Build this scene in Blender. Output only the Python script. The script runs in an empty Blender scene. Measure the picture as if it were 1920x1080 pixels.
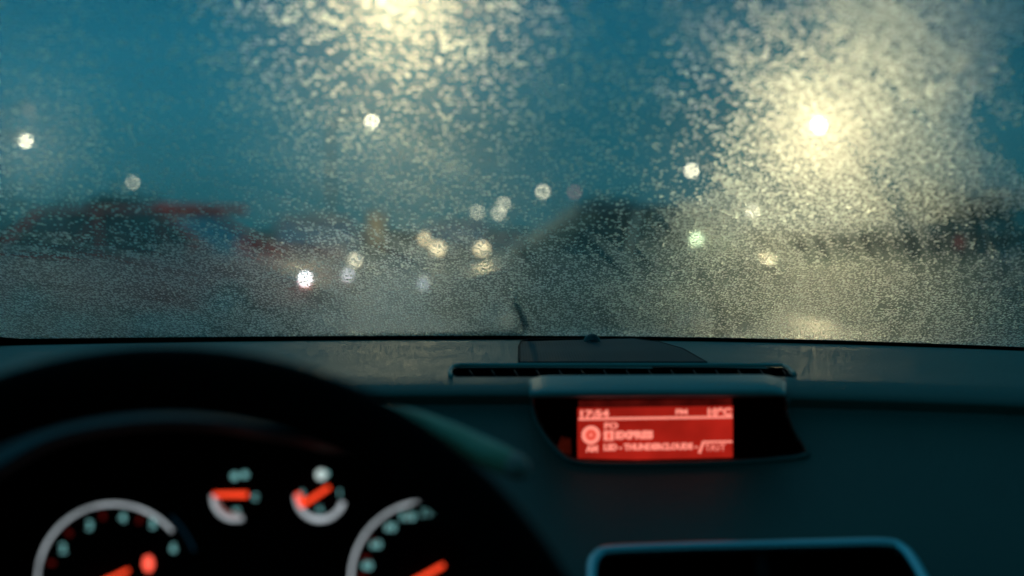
import bpy, bmesh, math, random
import numpy as np
from mathutils import Vector, Matrix, noise as mnoise

random.seed(7); rng = np.random.default_rng(11)
sc = bpy.context.scene
C = sc.collection
R = math.radians
# ------------------------------------------------------------------ camera
H = 1.2                                   # eye height above the road
F = 2637.0                                # focal length in photo pixels (1920 wide)
PITCH = math.atan(110 / F)
cam = bpy.data.cameras.new('camera'); co = bpy.data.objects.new('camera', cam); C.objects.link(co)
co.location = (0, 0, H); co.rotation_euler = (math.pi / 2 - PITCH, 0, 0)
cam.sensor_width = 36; cam.lens = 36 * F / 1920
cam.clip_start = 0.02; cam.clip_end = 5000
cam.dof.use_dof = True; cam.dof.focus_distance = 1.38; cam.dof.aperture_fstop = 3.2
sc.camera = co
cp, sp = math.cos(PITCH), math.sin(PITCH)

def P(px, py, Y):
    """World point at depth Y (metres ahead of the lens) that the photo shows at pixel px, py."""
    a, b = (px - 960) / F, -(py - 540) / F
    d = Vector((a, cp + b * sp, -sp + b * cp))
    d *= Y / d.y
    return Vector((d.x, d.y, H + d.z))
def proj(p):
    x, y, z = p[0], p[1], p[2] - H
    yc = y * cp - z * sp; zc = y * sp + z * cp
    return 960 + F * x / yc, 540 - F * zc / yc

# ------------------------------------------------------------------ helpers
def mesh_obj(name, verts, faces, mat=None, parent=None, smooth=True, label=None):
    me = bpy.data.meshes.new(name)
    me.from_pydata([tuple(v) for v in verts], [], faces); me.validate(); me.update()
    if mat: me.materials.append(mat)
    if smooth:
        me.polygons.foreach_set('use_smooth', [True] * len(me.polygons))
    o = bpy.data.objects.new(name, me); C.objects.link(o)
    if parent: o.parent = parent
    if label: o['label'] = label
    return o
def bm_obj(name, bm, mat=None, parent=None, smooth=False, label=None):
    me = bpy.data.meshes.new(name); bm.normal_update(); bm.to_mesh(me); bm.free()
    if mat: me.materials.append(mat)
    if smooth: me.polygons.foreach_set('use_smooth', [True] * len(me.polygons))
    o = bpy.data.objects.new(name, me); C.objects.link(o)
    if parent: o.parent = parent
    if label: o['label'] = label
    return o
def tag(o, label, cat, group=None):
    o['label'] = label; o['category'] = cat
    if group: o['group'] = group
    return o
def struct(o, kind='structure'):
    o['kind'] = kind; return o
def thing(name, label, cat, loc=(0, 0, 0), rz=0, group=None):
    o = bpy.data.objects.new(name, None); C.objects.link(o)
    o.location = loc; o.rotation_euler = (0, 0, rz); o.empty_display_size = .1
    return tag(o, label, cat, group)
def add_box(bm, c, s, rot=None, bev=0):
    m = Matrix.Translation(Vector(c)) @ (rot or Matrix.Identity(4)) @ Matrix.Diagonal((s[0], s[1], s[2], 1))
    r = bmesh.ops.create_cube(bm, size=1, matrix=m)
    if bev:
        es = list({e for v in r['verts'] for e in v.link_edges})
        bmesh.ops.bevel(bm, geom=es, offset=bev, segments=3, profile=.5, affect='EDGES')
def tube(path, rad, seg=12, closed=False, cap=True):
    """verts, faces of a tube along path; rad a number or a list."""
    n = len(path); path = [Vector(p) for p in path]
    rr = rad if hasattr(rad, '__len__') else [rad] * n
    vs, fs = [], []; prev = None
    for i, p in enumerate(path):
        if closed: t = (path[(i + 1) % n] - path[i - 1]).normalized()
        else: t = (path[min(i + 1, n - 1)] - path[max(i - 1, 0)]).normalized()
        if prev is None:
            up = Vector((0, 0, 1)) if abs(t.z) < .9 else Vector((1, 0, 0))
            a = t.cross(up).normalized()
        else:
            a = (prev - t * prev.dot(t)).normalized()
        b = t.cross(a); prev = a
        for k in range(seg):
            w = 2 * math.pi * k / seg
            vs.append(p + (a * math.cos(w) + b * math.sin(w)) * rr[i])
    m = n if closed else n - 1
    for i in range(m):
        for k in range(seg):
            i2 = (i + 1) % n
            fs.append((i * seg + k, i * seg + (k + 1) % seg, i2 * seg + (k + 1) % seg, i2 * seg + k))
    if cap and not closed:
        fs.append(tuple(range(seg))[::-1]); fs.append(tuple((n - 1) * seg + k for k in range(seg)))
    return vs, fs
def smooth_path(pts, n=8, closed=False):
    """Catmull-Rom through pts."""
    pts = [Vector(p) for p in pts]; out = []; L = len(pts)
    rng_ = range(L) if closed else range(L - 1)
    for i in rng_:
        p0 = pts[(i - 1) % L] if closed or i > 0 else pts[0] * 2 - pts[1]
        p1, p2 = pts[i], pts[(i + 1) % L]
        p3 = pts[(i + 2) % L] if closed or i + 2 < L else pts[-1] * 2 - pts[-2]
        for k in range(n):
            t = k / n
            out.append(.5 * ((2 * p1) + (p2 - p0) * t + (2 * p0 - 5 * p1 + 4 * p2 - p3) * t * t + (3 * p1 - p0 - 3 * p2 + p3) * t ** 3))
    if not closed: out.append(pts[-1])
    return out

# ------------------------------------------------------------------ materials
def mat(name):
    m = bpy.data.materials.new(name); m.use_nodes = True
    nt = m.node_tree; nt.nodes.clear()
    return m, nt, nt.nodes.new('ShaderNodeOutputMaterial')
def node(nt, t, **kw):
    n = nt.nodes.new(t)
    for k, v in kw.items():
        if k.startswith('i_'):
            key = k[2:].replace('_', ' ')
            n.inputs[key].default_value = v
        else: setattr(n, k, v)
    return n
def surf(name, col, rough=.5, spec=.5, metal=0, var=.25, vscale=8, bump=0, bscale=900, bdist=.0006, coat=0, rvar=0):
    m, nt, out = mat(name); L = nt.links
    p = node(nt, 'ShaderNodeBsdfPrincipled'); p.inputs['Roughness'].default_value = rough
    p.inputs['Specular IOR Level'].default_value = spec; p.inputs['Metallic'].default_value = metal
    p.inputs['Coat Weight'].default_value = coat
    tc = node(nt, 'ShaderNodeTexCoord')
    nz = node(nt, 'ShaderNodeTexNoise'); nz.inputs['Scale'].default_value = vscale; nz.inputs['Detail'].default_value = 6
    L.new(tc.outputs['Object'], nz.inputs['Vector'])
    mx = node(nt, 'ShaderNodeMix', data_type='RGBA')
    mx.inputs[6].default_value = (*[c * (1 - var) for c in col], 1); mx.inputs[7].default_value = (*[min(1, c * (1 + var)) for c in col], 1)
    L.new(nz.outputs['Fac'], mx.inputs[0]); L.new(mx.outputs[2], p.inputs['Base Color'])
    if rvar:
        mr = node(nt, 'ShaderNodeMapRange'); mr.inputs[3].default_value = rough - rvar; mr.inputs[4].default_value = rough + rvar
        L.new(nz.outputs['Fac'], mr.inputs[0]); L.new(mr.outputs[0], p.inputs['Roughness'])
    if bump:
        b = node(nt, 'ShaderNodeBump'); b.inputs['Strength'].default_value = bump; b.inputs['Distance'].default_value = bdist
        v = node(nt, 'ShaderNodeTexVoronoi'); v.inputs['Scale'].default_value = bscale
        L.new(tc.outputs['Object'], v.inputs['Vector']); L.new(v.outputs['Distance'], b.inputs['Height']); L.new(b.outputs[0], p.inputs['Normal'])
    L.new(p.outputs[0], out.inputs[0])
    return m
def emit(name, col, s, var=0, vscale=400):
    m, nt, out = mat(name); e = node(nt, 'ShaderNodeEmission')
    e.inputs[0].default_value = (*col, 1); e.inputs[1].default_value = s
    if var:
        tc = node(nt, 'ShaderNodeTexCoord'); nz = node(nt, 'ShaderNodeTexNoise'); nz.inputs['Scale'].default_value = vscale
        mr = node(nt, 'ShaderNodeMapRange'); mr.inputs[1].default_value = .3; mr.inputs[2].default_value = .7
        mr.inputs[3].default_value = s * (1 - var); mr.inputs[4].default_value = s * (1 + var)
        nt.links.new(tc.outputs['Object'], nz.inputs['Vector']); nt.links.new(nz.outputs['Fac'], mr.inputs[0]); nt.links.new(mr.outputs[0], e.inputs[1])
    nt.links.new(e.outputs[0], out.inputs[0])
    return m

M = {}
M['dash'] = surf('dash_plastic', (.075, .125, .095), rough=.44, spec=.75, var=.22, vscale=14, bump=.55, bscale=700, bdist=.0008, rvar=.08)
M['dash_hood'] = surf('hood_plastic', (.22, .38, .34), rough=.45, spec=.6, var=.15, vscale=20, bump=.3, bscale=900, bdist=.0005)
M['black'] = surf('black_plastic', (.004, .004, .004), rough=.7, spec=.15, var=.2, vscale=30)
M['recess'] = surf('recess_black', (.003, .003, .003), rough=.8, spec=.05, var=.2, vscale=30)
M['wheel'] = surf('wheel_leather', (.003, .003, .003), rough=.8, spec=.06, var=.3, vscale=60, bump=.4, bscale=600)
M['satin'] = surf('satin_chrome', (.75, .95, 1.0), rough=.30, metal=1, var=.08, vscale=40)
M['frit'] = surf('glass_frit', (.003, .003, .003), rough=.6, spec=.1)
M['lining'] = surf('headliner_cloth', (.05, .05, .05), rough=.95, spec=.1, bump=.3, bscale=800)

# ------------------------------------------------------------------ world: deep blue dusk sky
w = bpy.data.worlds.new('World'); sc.world = w; w.use_nodes = True
nt = w.node_tree; nt.nodes.clear(); L = nt.links
out = node(nt, 'ShaderNodeOutputWorld'); bg = node(nt, 'ShaderNodeBackground')
tc = node(nt, 'ShaderNodeTexCoord'); sep = node(nt, 'ShaderNodeSeparateXYZ'); L.new(tc.outputs['Generated'], sep.inputs[0])
cr = node(nt, 'ShaderNodeValToRGB'); r_ = cr.color_ramp
r_.elements[0].position = 0; r_.elements[0].color = (.018, .140, .175, 1)
r_.elements[1].position = 1; r_.elements[1].color = (.008, .11, .18, 1)
for pos, c in ((.04, (.022, .160, .215)), (.10, (.015, .146, .215)), (.2, (.009, .122, .200)), (.5, (.008, .12, .195))):
    e = r_.elements.new(pos); e.color = (*c, 1)
L.new(sep.outputs['Z'], cr.inputs[0])
nz = node(nt, 'ShaderNodeTexNoise'); nz.inputs['Scale'].default_value = 2.2; nz.inputs['Detail'].default_value = 4
mp = node(nt, 'ShaderNodeMapping'); mp.inputs['Scale'].default_value = (1, 1, 3.5)
L.new(tc.outputs['Generated'], mp.inputs[0]); L.new(mp.outputs[0], nz.inputs['Vector'])
mr = node(nt, 'ShaderNodeMapRange'); mr.inputs[1].default_value = .3; mr.inputs[2].default_value = .7; mr.inputs[3].default_value = .72; mr.inputs[4].default_value = 1.14
L.new(nz.outputs['Fac'], mr.inputs[0])
# the west (left of the road) is still a little brighter than the east
ax = node(nt, 'ShaderNodeMapRange'); ax.inputs[1].default_value = -.1; ax.inputs[2].default_value = .45; ax.inputs[3].default_value = 1.0; ax.inputs[4].default_value = .55
L.new(sep.outputs['X'], ax.inputs[0])
mm = node(nt, 'ShaderNodeMath', operation='MULTIPLY'); L.new(mr.outputs[0], mm.inputs[0]); L.new(ax.outputs[0], mm.inputs[1])
sky = node(nt, 'ShaderNodeTexSky', sky_type='NISHITA'); sky.sun_disc = False; sky.sun_elevation = R(1.5); sky.sun_rotation = R(200)
vm = node(nt, 'ShaderNodeVectorMath', operation='SCALE'); L.new(cr.outputs[0], vm.inputs[0]); L.new(mm.outputs[0], vm.inputs['Scale'])
sk = node(nt, 'ShaderNodeVectorMath', operation='MULTIPLY'); sk.inputs[1].default_value = (.0, .004, .006); L.new(sky.outputs[0], sk.inputs[0])
ad = node(nt, 'ShaderNodeVectorMath', operation='ADD'); L.new(vm.outputs[0], ad.inputs[0]); L.new(sk.outputs[0], ad.inputs[1])
L.new(ad.outputs[0], bg.inputs[0]); bg.inputs[1].default_value = 1.0; L.new(bg.outputs[0], out.inputs[0])
sun = bpy.data.lights.new('sun', 'SUN'); sun.energy = .03; sun.angle = R(60); sun.color = (1, .85, .7)
so = bpy.data.objects.new('sun', sun); C.objects.link(so); so.rotation_euler = (R(-40), 0, R(20))

# ================================================================== OUTSIDE
# ---- ground
def road_x(y): return -1.2 - .00 * y
def wet(name, col, rough, rv, scale, spec=.5, bump=.3, bs=3):
    m, nt, out = mat(name); L = nt.links
    p = node(nt, 'ShaderNodeBsdfPrincipled'); p.inputs['Specular IOR Level'].default_value = spec
    tc = node(nt, 'ShaderNodeTexCoord')
    nz = node(nt, 'ShaderNodeTexNoise'); nz.inputs['Scale'].default_value = scale; nz.inputs['Detail'].default_value = 8
    n2 = node(nt, 'ShaderNodeTexNoise'); n2.inputs['Scale'].default_value = bs; n2.inputs['Detail'].default_value = 8; n2.inputs['Roughness'].default_value = .7
    L.new(tc.outputs['Object'], nz.inputs['Vector']); L.new(tc.outputs['Object'], n2.inputs['Vector'])
    mx = node(nt, 'ShaderNodeMix', data_type='RGBA'); mx.inputs[6].default_value = (*[c * .6 for c in col], 1); mx.inputs[7].default_value = (*[c * 1.4 for c in col], 1)
    L.new(nz.outputs['Fac'], mx.inputs[0]); L.new(mx.outputs[2], p.inputs['Base Color'])
    mr = node(nt, 'ShaderNodeMapRange'); mr.inputs[1].default_value = .35; mr.inputs[2].default_value = .65; mr.inputs[3].default_value = rough - rv; mr.inputs[4].default_value = rough + rv
    L.new(nz.outputs['Fac'], mr.inputs[0]); L.new(mr.outputs[0], p.inputs['Roughness'])
    b = node(nt, 'ShaderNodeBump'); b.inputs['Strength'].default_value = bump; b.inputs['Distance'].default_value = .02
    L.new(n2.outputs['Fac'], b.inputs['Height']); L.new(b.outputs[0], p.inputs['Normal']); L.new(p.outputs[0], out.inputs[0])
    return m
M['asphalt'] = wet('wet_asphalt', (.008, .026, .022), .41, .10, 1.5, bump=.22, bs=12)
M['grass'] = wet('wet_grass', (.015, .055, .035), .75, .1, 2.5, spec=.3, bump=1, bs=8)
M['paint'] = surf('road_paint', (.6, .6, .55), rough=.45, var=.3, vscale=6)
M['kerb'] = surf('kerb_stone', (.25, .24, .22), rough=.5, var=.3, vscale=4)
g = mesh_obj('ground', [(-1500, -40, -.02), (1500, -40, -.02), (1500, 3000, -.02), (-1500, 3000, -.02)], [(0, 1, 2, 3)], M['grass']); struct(g)
# main road straight ahead, with a junction opening to both sides about 15 m ahead
rd = mesh_obj('road', [(-5.2, -20, 0), (4.2, -20, 0), (4.2, 9, 0), (60, 9, 0), (60, 15.6, 0), (4.2, 15.6, 0), (2.6, 400, 0), (-6.4, 400, 0), (-5.2, 19.5, 0), (-60, 19.5, 0), (-60, 9, 0), (-5.2, 9, 0)],
              [(0, 1, 2, 11), (11, 2, 5, 8), (2, 3, 4, 5), (10, 11, 8, 9), (8, 5, 6, 7)], M['asphalt'], smooth=False); struct(rd)
for i in range(14):
    y0 = 22 + i * 9
    mk = mesh_obj('road_marking', [(-1.26 + -.003 * i, y0, .004), (-1.12 - .003 * i, y0, .004), (-1.12 - .003 * i, y0 + 3, .004), (-1.26 - .003 * i, y0 + 3, .004)], [(0, 1, 2, 3)], M['paint'], smooth=False); struct(mk)
for sx, x0, x1 in ((-1, -5.35, -6.55), (1, 4.35, 2.75)):
    bm = bmesh.new()
    p0, p1 = Vector((x0, 20, .06)), Vector((x1, 400, .06))
    d = p1 - p0
    add_box(bm, (p0 + p1) / 2, (.15, d.length, .14), Matrix.Rotation(math.atan2(-d.x, d.y), 4, 'Z'))
    k = bm_obj('kerb', bm, M['kerb']); struct(k)
# soft hills on the horizon
M['hill'] = surf('hill_hazy', (.07, .30, .34), rough=1, spec=.05, var=.6, vscale=.05)  # bright teal puts the distant haze into the base colour
def hills(name, Y, zf, x0, x1, n=140):
    vs, fs = [], []
    for i in range(n):
        x = x0 + (x1 - x0) * i / (n - 1); z = zf(x)
        vs += [(x, Y, -1), (x, Y + 10, z * .7), (x, Y + 45, z)]
    for i in range(n - 1):
        a = i * 3; fs += [(a, a + 3, a + 4, a + 1), (a + 1, a + 4, a + 5, a + 2)]
    o = mesh_obj(name, vs, fs, M['hill']); struct(o)
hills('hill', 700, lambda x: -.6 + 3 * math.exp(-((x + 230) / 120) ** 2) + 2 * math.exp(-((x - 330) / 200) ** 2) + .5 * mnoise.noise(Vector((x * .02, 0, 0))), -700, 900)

# ---- lit sources
WARM = (1.0, .80, .46); CREAM = (1.0, .88, .60); COOL = (.92, .95, 1.0)
_em = {}
def lampmat(col, s):
    k = (col, round(s, 3))
    if k not in _em: _em[k] = emit('lamp_light', col, s)
    return _em[k]
M['pole'] = surf('galvanised_pole', (.10, .11, .11), rough=.45, metal=.6, var=.2)
def uv_sphere(bm, c, r, s=(1, 1, 1), u=16, v=10):
    bmesh.ops.create_uvsphere(bm, u_segments=u, v_segments=v, radius=1, matrix=Matrix.Translation(Vector(c)) @ Matrix.Diagonal((r * s[0], r * s[1], r * s[2], 1)))
def point(name, parent, loc, r, E, D, col):
    l = bpy.data.lights.new(name, 'POINT'); l.energy = 4 * math.pi * D * D * E; l.shadow_soft_size = r if E < .02 else max(r, .007 * D); l.color = col
    o = bpy.data.objects.new(name, l); C.objects.link(o); o.parent = parent; o.location = (loc[0], loc[1], loc[2] - 2.1 * r)
    return o
GL = 'street lamps lit along the roads'
def street_lamp(px, py, D, E, label, side=1, col=CREAM, ang=.0026):
    """E = radiance x solid angle as seen from the car; ang = angular radius."""
    ang *= .6; p = P(px, py, D); r = ang * D; L_ = E / (math.pi * ang * ang)
    base = Vector((p.x + side * 1.6, D, 0))
    t = thing('street_lamp', label, 'street lamp', base, 0, GL)
    h = p.z
    path = smooth_path([(0, 0, 0), (0, 0, h * .5), (0, 0, h - .5), (-side * .25, 0, h + .05), (-side * 1.1, 0, h + .16 + r * .6)], 6)
    vs, fs = tube(path, [.055 - .02 * i / len(path) for i in range(len(path))], 8); mesh_obj('pole', vs, fs, M['pole'], t)
    bm = bmesh.new(); uv_sphere(bm, (-side * 1.5, 0, h + .16 + r * .6), 1, (.42, .16, .09)); bm_obj('lamp_head', bm, M['pole'], t, True)
    bm = bmesh.new(); uv_sphere(bm, (-side * 1.6, 0, h), r * .9); bm_obj('bulb', bm, lampmat(col, 2.2 * min(30, max(.9, 3 + 7 * math.log10(max(E, 1e-5) / 1e-4)) if E > 1e-4 else max(.9, E * 3e4))), t, True)
    point('lamp_light', t, (-side * 1.6, 0, h), r, E, D, col)
    return t
street_lamp(1535, 235, 50, .048, 'very bright street lamp with a huge cream halo at the right', 1, ang=.0045, col=(1, .785, .43))
street_lamp(697, 228, 55, .0014, 'bright street lamp directly below the lamp hung on a wire', -1, ang=.0026)
street_lamp(48, 265, 60, .0035, 'bright street lamp at the far left edge, above the dark hedge', -1, ang=.0022)
street_lamp(249, 342, 120, .00014, 'small distant street lamp standing alone above the red car roof', -1, ang=.0018)
street_lamp(1018, 360, 143, .00016, 'highest lamp of the far cluster above the dark crossing car', 1, ang=.0026)
street_lamp(944, 383, 215, .00015, 'upper one of two far street lamps whose light discs overlap', 1, ang=.0022)
street_lamp(935, 400, 330, .00016, 'lower one of two far street lamps whose light discs overlap', 1, ang=.0022)
street_lamp(895, 398, 313, .00013, 'far street lamp alone left of the overlapping pair', -1, ang=.0022)
street_lamp(1297, 320, 91, .0009, 'street lamp with a white disc left of the huge halo', 1, ang=.0025)
street_lamp(1411, 397, 250, .0009, 'small street lamp lower down at the left rim of the huge halo', 1, ang=.0024)
street_lamp(1600, 380, 180, .00012, 'faint street lamp almost lost under the huge halo', 1, ang=.0022)
street_lamp(700, 402, 330, .00005, 'dim yellow street lamp at the far end of the road, left of centre', -1, col=WARM, ang=.0024)
street_lamp(1077, 360, 150, .000022, 'barely lit pinkish street lamp right of the far cluster', 1, col=(1, .5, .45), ang=.0024)
street_lamp(55, 207, 100, .000025, 'faint street lamp above the bright one at the far left edge', -1, ang=.0020)
street_lamp(568, 432, 110, .00007, 'pinkish far street lamp above the bonnet of the red car', -1, col=(1, .6, .6), ang=.0022)

EC = .070
# a lamp hung on a wire over the road, just above the frame
D = 22; p = P(752, -85, D)
t = thing('hanging_lamp', 'street lamp hung on a wire over the road, glowing at the top edge', 'street lamp', (p.x, D, p.z))
bm = bmesh.new(); uv_sphere(bm, (0, 0, 0), .085); bm_obj('bulb', bm, lampmat((1, .795, .42), 30), t, True); point('lamp_light', t, (0, 0, 0), .25, EC, D, (1, .795, .42))
bm = bmesh.new(); bmesh.ops.create_cone(bm, cap_ends=True, segments=20, radius1=.28, radius2=.05, depth=.16, matrix=Matrix.Translation((0, 0, .15))); bm_obj('lamp_shade', bm, M['pole'], t, True)
vs, fs = tube([(-9.5 - p.x, 0, 1.3), (-4, 0, .72), (0, 0, .5), (5, 0, .75), (11 - p.x, 0, 1.3)], .012, 6); mesh_obj('span_wire', vs, fs, M['pole'], t)
vs, fs = tube([(0, 0, .2), (0, 0, .5)], .015, 6); mesh_obj('hanger', vs, fs, M['pole'], t)
for x in (-9.5, 11):
    vs, fs = tube([(x, D, 0), (x, D, p.z + 1.5)], .09, 10); o = mesh_obj('wire_post', vs, fs, M['pole'])
    tag(o, 'steel post %s the road that carries the wire of the hanging lamp' % ('left of' if x < 0 else 'right of'), 'post')

# ---- cars
M['tyre'] = surf('tyre_rubber', (.012, .012, .012), rough=.85)
M['rim'] = surf('alloy_rim', (.3, .3, .3), rough=.35, metal=1)
M['carglass'] = surf('car_window_glass', (.010, .022, .028), rough=.08, spec=.8)
m_, nt_, out_ = mat('see_through_car_glass')
g_ = node(nt_, 'ShaderNodeBsdfGlossy'); g_.inputs['Roughness'].default_value = .06; g_.inputs['Color'].default_value = (.6, .6, .6, 1)
t_ = node(nt_, 'ShaderNodeBsdfTransparent'); t_.inputs[0].default_value = (.52, .66, .66, 1)
fr_ = node(nt_, 'ShaderNodeFresnel'); fr_.inputs[0].default_value = 1.45
x_ = node(nt_, 'ShaderNodeMixShader'); nt_.links.new(fr_.outputs[0], x_.inputs[0]); nt_.links.new(t_.outputs[0], x_.inputs[1]); nt_.links.new(g_.outputs[0], x_.inputs[2]); nt_.links.new(x_.outputs[0], out_.inputs[0])
M['carglass'] = m_
M['trim'] = surf('car_black_trim', (.01, .01, .01), rough=.5)
M['red'] = surf('red_car_paint', (.62, .032, .026), rough=.45, coat=.0, var=.1)
M['navy'] = surf('dark_teal_car_paint', (.012, .028, .034), rough=.24, coat=.7, var=.1)
M['pale_streak'] = surf('painted_lamp_streak', (.95, .9, .7), rough=.4)  # pale pillar colour paints the lamp streak on the dark car's windscreen
M['grey'] = surf('grey_car_paint', (.16, .17, .18), rough=.3, coat=.6, var=.1)
M['white'] = surf('white_van_paint', (.5, .5, .5), rough=.35, coat=.5, var=.1)
M['taillight'] = surf('tail_light_plastic', (.3, .01, .01), rough=.2)
def car(name, label, cat, loc, heading, paint, Lg=4.1, Wd=1.74, Ht=1.46, lights=None, van=False, group=None, lightcol=COOL, pil=None):
    """x = forward. lights = (E per headlight, seen from distance)."""
    t = thing(name, label, cat, loc, heading, group)
    hl = Lg / 2
    # lower body loft
    st = [(-hl, .55, .80, .80), (-hl + .12, .32, .92, .93), (-hl + .5, .24, .95, 1.0), (-hl * .45, .22, .96, 1.0), (0, .22, .95, 1.0), (hl * .42, .22, .93, 1.0), (hl - .75, .24, .88, .99), (hl - .3, .28, .78, .95), (hl - .06, .34, .68, .86), (hl, .42, .58, .76)]
    if van: st = [(a, b, c + .12, d) for a, b, c, d in st]
    vs, fs = [], []; n = 14
    for x, zb, zt, wf in st:
        for k in range(n):
            a = 2 * math.pi * k / n
            cy, cz = math.cos(a), math.sin(a)
            e = .42
            y = math.copysign(abs(cy) ** e, cy) * Wd / 2 * wf
            z = (zb + zt) / 2 + math.copysign(abs(cz) ** e, cz) * (zt - zb) / 2
            vs.append((x, y, z))
    for i in range(len(st) - 1):
        for k in range(n):
            fs.append((i * n + k, i * n + (k + 1) % n, (i + 1) * n + (k + 1) % n, (i + 1) * n + k))
    fs += [tuple(range(n)), tuple(((len(st) - 1) * n + k) for k in range(n))[::-1]]
    mesh_obj('body', vs, fs, paint, t)
    # greenhouse (glass) and roof
    zb = .90 + (.12 if van else 0); zt = Ht - .05
    if van: gx = (-hl + .1, -hl + .2, hl * .30, hl * .62)
    else: gx = (-hl + .22, -hl + .75, hl * .12, hl * .52)
    wb, wt = Wd / 2 * .93, Wd / 2 * .72
    gv = [(gx[0], -wb, zb), (gx[0], wb, zb), (gx[3], wb, zb), (gx[3], -wb, zb), (gx[1], -wt, zt), (gx[1], wt, zt), (gx[2], wt, zt), (gx[2], -wt, zt)]
    mesh_obj('window', gv, [(0, 1, 5, 4), (2, 3, 7, 6), (1, 2, 6, 5), (3, 0, 4, 7), (4, 5, 6, 7)], M['carglass'], t, smooth=False)
    rv, rf = [], []
    xs = np.linspace(gx[1] - .08, gx[2] + .06, 8); ys = np.linspace(-wt - .03, wt + .03, 7)
    for x in xs:
        for y in ys:
            u = (x - xs[0]) / (xs[-1] - xs[0]) * 2 - 1; v = y / (wt + .03)
            rv.append((x, y, zt + .055 - .035 * u * u - .035 * v ** 4))
    for i in range(7):
        for j in range(6):
            a = i * 7 + j; rf.append((a, a + 7, a + 8, a + 1))
    nn = len(rv); 
    for v_ in list(rv): rv.append((v_[0], v_[1], zt - .01))
    for i in range(7): 
        for j in (0, 6):
            a = i * 7 + j; q = (a, a + nn, a + 7 + nn, a + 7); rf.append(q if j == 0 else q[::-1])
    for j in range(6):
        for i in (0, 7):
            a = i * 7 + j; q = (a, a + 1, a + 1 + nn, a + nn); rf.append(q if i == 0 else q[::-1])
    mesh_obj('roof', rv, rf, paint, t)
    for s in (-1, 1):
        for (a, b, rr) in (((gx[3], wb, zb), (gx[2], wt, zt), .07 if pil else .035), ((gx[0], wb, zb), (gx[1], wt, zt), .05), (((gx[0] + gx[3]) / 2, wb, zb), ((gx[1] + gx[2]) / 2, wt, zt), .03)):
            a = (a[0], a[1] * s, a[2]); b = (b[0], b[1] * s, b[2])
            v1, f1 = tube([a, b], rr, 6); mesh_obj('pillar', v1, f1, pil or paint, t)
        bm = bmesh.new(); uv_sphere(bm, (gx[3] - .25, s * (Wd / 2 + .06), zb + .08), .1, (.7, 1, .7)); bm_obj('wing_mirror', bm, paint, t, True)
        bm = bmesh.new(); uv_sphere(bm, (-hl + .12, s * Wd / 2 * .78, .78), .1, (.7, .9, 1.3)); bm_obj('tail_light', bm, M['taillight'], t, True)
        for x in (-hl + .78, hl - .82):
            prof = [(.0, .2), (.20, .2), (.21, .19), (.30, .19), (.325, .15), (.33, .0)]
            bm = bmesh.new()
            bmesh.ops.create_cone(bm, cap_ends=True, segments=28, radius1=.315, radius2=.315, depth=.2, matrix=Matrix.Translation((x, s * (Wd / 2 - .08), .315)) @ Matrix.Rotation(math.pi / 2, 4, 'X'))
            bmesh.ops.bevel(bm, geom=[e for e in bm.edges if e.calc_face_angle(0) > 1], offset=.03, segments=2, affect='EDGES')
            wh = bm_obj('wheel', bm, M['tyre'], t, True)
            bm = bmesh.new(); bmesh.ops.create_cone(bm, cap_ends=True, segments=20, radius1=.20, radius2=.17, depth=.03, matrix=Matrix.Translation((x, s * (Wd / 2 + .028), .315)) @ Matrix.Rotation(-s * math.pi / 2, 4, 'X'))
            bm_obj('rim', bm, M['rim'], wh, True)
        hp = (hl - .12, s * Wd / 2 * .70, .66 + (.16 if van else 0))
        bm = bmesh.new(); uv_sphere(bm, hp, 1, (.10, .17, .085)); hz = bm_obj('headlight', bm, M['rim'], t, True)
        if lights:
            E, dist, ra = lights[:3]; E *= lights[3] if (len(lights) > 3 and s > 0) else 1; rr = ra * dist
            bm = bmesh.new(); uv_sphere(bm, (hp[0] + .1, hp[1], hp[2]), rr * .9); bm_obj('bulb', bm, lampmat(lightcol, 6 if E < .00065 else 26), hz, True); point('headlight_beam', hz, (hp[0] + .55, hp[1], hp[2]), rr, E, dist, lightcol)
    bm = bmesh.new(); add_box(bm, (hl - .01, 0, .47), (.06, Wd * .5, .12), bev=.02); bm_obj('grille', bm, M['trim'], t)
    return t
# red car on the left, nose to the right and a little towards us
hd = math.atan2(-.28, 1)
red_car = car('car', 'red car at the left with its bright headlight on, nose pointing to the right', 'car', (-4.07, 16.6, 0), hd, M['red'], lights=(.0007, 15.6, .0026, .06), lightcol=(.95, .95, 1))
MI = (Matrix.Translation((-4.07, 16.6, 0)) @ Matrix.Rotation(hd, 4, 'Z')).inverted()
for nm, (xa, ya, xb, yb, hh) in (('roof_red_smear', (288, 386, 462, 392, 9)), ('bonnet_red_smear', (440, 458, 642, 473, 13))):  # added red emission in place of lamplight on the roof and bonnet edges
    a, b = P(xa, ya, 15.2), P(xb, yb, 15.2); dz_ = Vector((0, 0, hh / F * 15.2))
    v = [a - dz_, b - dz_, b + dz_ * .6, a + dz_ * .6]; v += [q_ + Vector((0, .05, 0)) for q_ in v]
    mesh_obj(nm, [MI @ q_ for q_ in v], [(0, 1, 2, 3), (4, 7, 6, 5), (0, 4, 5, 1), (3, 2, 6, 7), (0, 3, 7, 4), (1, 5, 6, 2)], emit('painted_red_glow', (.34, .050, .042), .20, var=.5, vscale=5), red_car, smooth=False)
# dark car crossing from the right
hd = math.atan2(.20, -1)
car('car', 'dark car crossing from the right, side on, nose pointing to the left', 'car', (.95, 14.2, 0), hd, M['navy'], Lg=3.5, Ht=1.44, pil=M['pale_streak'], lights=(.0006, 14, .0026), lightcol=(.8, .88, 1))
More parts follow.
